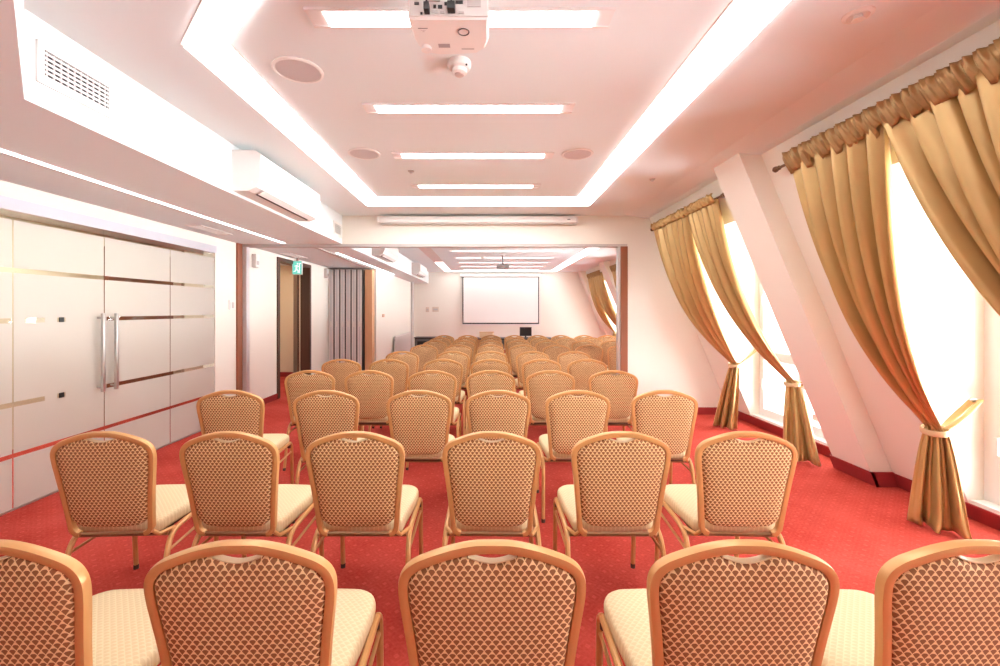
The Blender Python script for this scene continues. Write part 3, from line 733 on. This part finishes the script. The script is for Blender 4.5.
for r, (Y, xs) in enumerate(ROWS):
    for i, x in enumerate(xs):
        c = first if not used else copy_tree(first)
        used = True
        c.location = (x, Y+.262, 0); c.rotation_euler = (0, 0, math.radians(ROT.get((r, i), random.uniform(-1, 1))))
        pos = 'rightmost' if i == len(xs)-1 else NTH[i]
        c['label'] = 'gold patterned banquet chair, %s in the %s row from the camera' % (pos, ORD[r])

# ------------------------------------------------------------------ curtains
def bez(p0, p1, p2, t):
    return tuple((1-t)**2*a+2*t*(1-t)*b+t*t*c for a, b, c in zip(p0, p1, p2))
def curtain(label, group, xr, zr, ya, yb, tie, tail, wtail, folds, hook, dx=0., tw=.05, seed=0, head=True):
    """ya..yb along the rod (far end first); tie = knot; tail = floor spot (x, y)"""
    rnd = random.Random(seed)
    root = thing('curtain', label, 'curtain', (xr, (ya+yb)/2, 0), 0, group)
    ox, oy = xr, (ya+yb)/2
    NS, NT, NL = folds*10, 46, 20
    nrm = Vector((-.92, 0, -.39))
    ph = [rnd.uniform(-.5, .5) for _ in range(folds+2)]; am = [rnd.uniform(.75, 1.25) for _ in range(folds+2)]
    def wave(s, sh=0., mixc=0.):
        a = s*folds; i = int(a); k = a-i
        p = ph[i]*(1-k)+ph[min(i+1, folds+1)]*k; g = am[i]*(1-k)+am[min(i+1, folds+1)]*k
        x = math.sin(2*PI*a+p*1.2+sh); fine = g*(x*.8+.2*math.sin(4*PI*a+p))
        b = s*folds*.42; co = math.sin(2*PI*b+ph[0]*4+sh)+.35*math.sin(2*PI*b*2.3+ph[1]*5)
        return fine*(1-mixc)+co*mixc
    m = MB(); vs = []
    for j in range(NT+NL+1):
        for i in range(NS+1):
            s = i/NS; y0 = ya+(yb-ya)*s
            if j <= NT:
                t = j/NT
                spread = (1-t)**1.1
                p0 = (xr, y0, zr); p2 = (tie[0]-.02+.02*s, tie[1]+(.5-s)*2*tw, tie[2]+.02)
                sag = 1.0-.25*abs(s-.0)
                p1 = (xr+(tie[0]-xr)*(.30+dx), y0*.62+tie[1]*.38, tie[2]+(zr-tie[2])*.36)
                P = Vector(bez(p0, p1, p2, t))
                amp = (.034*(1-t)+.066*math.sin(PI*min(1, t*1.05)))*(1 if t < .9 else 1-(t-.9)*4)+.010
                P += nrm*(wave(s, t*.8, .15+.45*t)*amp)
                P.y += .012*math.cos(2*PI*s*folds)*(1-t)
            else:
                t = (j-NT)/NL
                e = t**.7
                wd = tw*2+(wtail-tw*2)*e
                cx = tie[0]+(tail[0]-tie[0])*t; cy = tie[1]+(tail[1]-tie[1])*t
                P = Vector((cx+(s-.5)*.45*wd, cy+(.5-s)*wd*.85, (tie[2]+.02)*(1-t)+.012*t))
                amp = .012+.042*e
                P += Vector((-.6, -.8, 0))*(wave(s, .8+t*.5, .6+.35*t)*amp*1.0)
                if t > .9: P.x += .02*(t-.9)*10*math.sin(s*9)
            vs.append((P.x-ox, P.y-oy, P.z))
    W = NS+1; fs = [(j*W+i, j*W+i+1, (j+1)*W+i+1, (j+1)*W+i) for j in range(NT+NL) for i in range(NS)]
    m.add(vs, fs)
    o = m.build('cloth', SATIN, root, smooth=True, angle=180)
    sol = o.modifiers.new('thick', 'SOLIDIFY'); sol.thickness = .004
    # gathered heading around the rod
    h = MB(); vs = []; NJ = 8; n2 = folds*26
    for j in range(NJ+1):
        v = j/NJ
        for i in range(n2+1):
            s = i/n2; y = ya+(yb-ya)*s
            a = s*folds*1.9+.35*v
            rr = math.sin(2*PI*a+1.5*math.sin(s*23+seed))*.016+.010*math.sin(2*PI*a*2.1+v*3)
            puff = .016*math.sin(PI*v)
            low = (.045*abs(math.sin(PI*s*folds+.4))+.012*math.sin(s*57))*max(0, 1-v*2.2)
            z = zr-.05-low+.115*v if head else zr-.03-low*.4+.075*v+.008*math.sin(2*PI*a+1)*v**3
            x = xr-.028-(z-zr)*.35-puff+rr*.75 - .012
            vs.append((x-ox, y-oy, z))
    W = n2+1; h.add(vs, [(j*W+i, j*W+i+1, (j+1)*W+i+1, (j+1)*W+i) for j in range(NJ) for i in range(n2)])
    o = h.build('heading', SATIN_SHADE if head else SATIN, root, smooth=True, angle=180); sol = o.modifiers.new('thick', 'SOLIDIFY'); sol.thickness = .004
    # tieback: a band round the waist and its tail up to the hook
    b = MB(); n = 20
    b.tube([(tie[0]-ox+.060*math.cos(2*PI*k/n)-.008, tie[1]-oy+(tw+.026)*math.sin(2*PI*k/n), tie[2]+.012*math.sin(2*PI*k/n*1+1)) for k in range(n)], .006, 8, closed=True, rn=.020, up=(0, 0, 1))
    tb = b.build('tieback', pbr('pale satin', (.66, .50, .29), .35, .3) if 'pale satin' not in bpy.data.materials else bpy.data.materials['pale satin'], root, smooth=True)
    b = MB()
    for q in (-.032, .032): b.tube(smooth_path([(tie[0]-ox+.04, tie[1]-oy-.02, tie[2]+.01), ((tie[0]+hook[0])/2-ox, (tie[1]+hook[1])/2-oy+q*1.6, (tie[2]+hook[2])/2-.03-q), (hook[0]-ox, hook[1]-oy+q*.6, hook[2])], 5), .022, 8, rn=.009)
    b.build('tieback_tail', SATIN, root, smooth=True)
    MB().lathe([(.008, 0), (.012, -.03), (.006, -.05)], (hook[0]-ox, hook[1]-oy, hook[2]), 'x', 10).build('hook', STEEL, root, smooth=True)
    return root
def rod(label, x, z, y0, y1, wx):
    t = thing('curtain_rod', label, 'curtain rod', (x, (y0+y1)/2, z), 0, 'curtain rods'); L = (y1-y0)/2
    MB().tube([(0, -L, 0), (0, L, 0)], .011, 10).build('pole', BRASSD, t, smooth=True)
    for s in (-1, 1):
        MB().lathe([(.012, 0), (.018, .012*s), (.010, .024*s), (.022, .045*s), (.024, .06*s), (.012, .08*s), (.004, .09*s)], (0, s*L, 0), 'y', 14).build('finial', BRASSD, t, smooth=True)
        MB().tube([(0, s*(L-.06), 0), (wx, s*(L-.06), .01)], .007, 8).build('bracket', BRASSD, t, smooth=True)
rod('dark bronze rod over the near right window', 2.28, 2.58, 1.45, 3.42, .10)
rod('dark bronze rod over the window beside the partition wall', 2.28, 2.58, 4.28, 6.02, .10)
rod('bronze rod over the window nearest the far wall in the far room', 3.33, 2.57, 12.70, 14.5, .12)
rod('bronze rod over the far room window behind the right jamb', 3.33, 2.57, 10.05, 11.75, .12)
G = 'gold tied-back curtains'
curtain('gold satin curtain at the far side of the near right window, tied above the carpet', G, 2.28, 2.58, 3.30, 2.50, (3.02, 2.96, .66), (3.0, 2.93), .32, 6, (3.33, 2.99, .86), seed=1)
curtain('gold satin curtain sweeping out of the photo at its right edge', G, 2.28, 2.58, 2.50, 1.55, (3.04, 1.72, .70), (3.0, 1.7), .40, 8, (3.3, 1.62, .9), seed=2)
curtain('gold satin curtain in the corner by the partition wall, tied low', G, 2.28, 2.58, 5.98, 4.98, (3.02, 5.36, .80), (2.95, 5.46), .32, 7, (3.28, 5.26, 1.05), seed=3, head=False)
curtain('gold satin curtain on the window by the partition, tied in front of the slanted pier', G, 2.28, 2.58, 4.98, 4.34, (3.05, 4.39, .74), (3.04, 4.26), .34, 6, (3.18, 4.26, .80), seed=4, head=False)
curtain('gold curtain nearest the far wall, left panel of its window in the far room', G, 3.33, 2.57, 14.4, 13.6, (4.05, 13.9, .75), (4.0, 13.9), .34, 7, (4.3, 13.85, 1.0), seed=5)
curtain('gold curtain in the far room, right panel of the window nearest the far wall', G, 3.33, 2.57, 13.6, 12.8, (4.08, 12.9, .75), (4.05, 12.9), .34, 7, (4.2, 12.75, .9), seed=6)
curtain('gold curtain in the far room partly hidden by the right wooden jamb', G, 3.33, 2.57, 11.7, 10.9, (4.05, 11.2, .75), (4.0, 11.2), .34, 7, (4.3, 11.15, 1.0), seed=7)
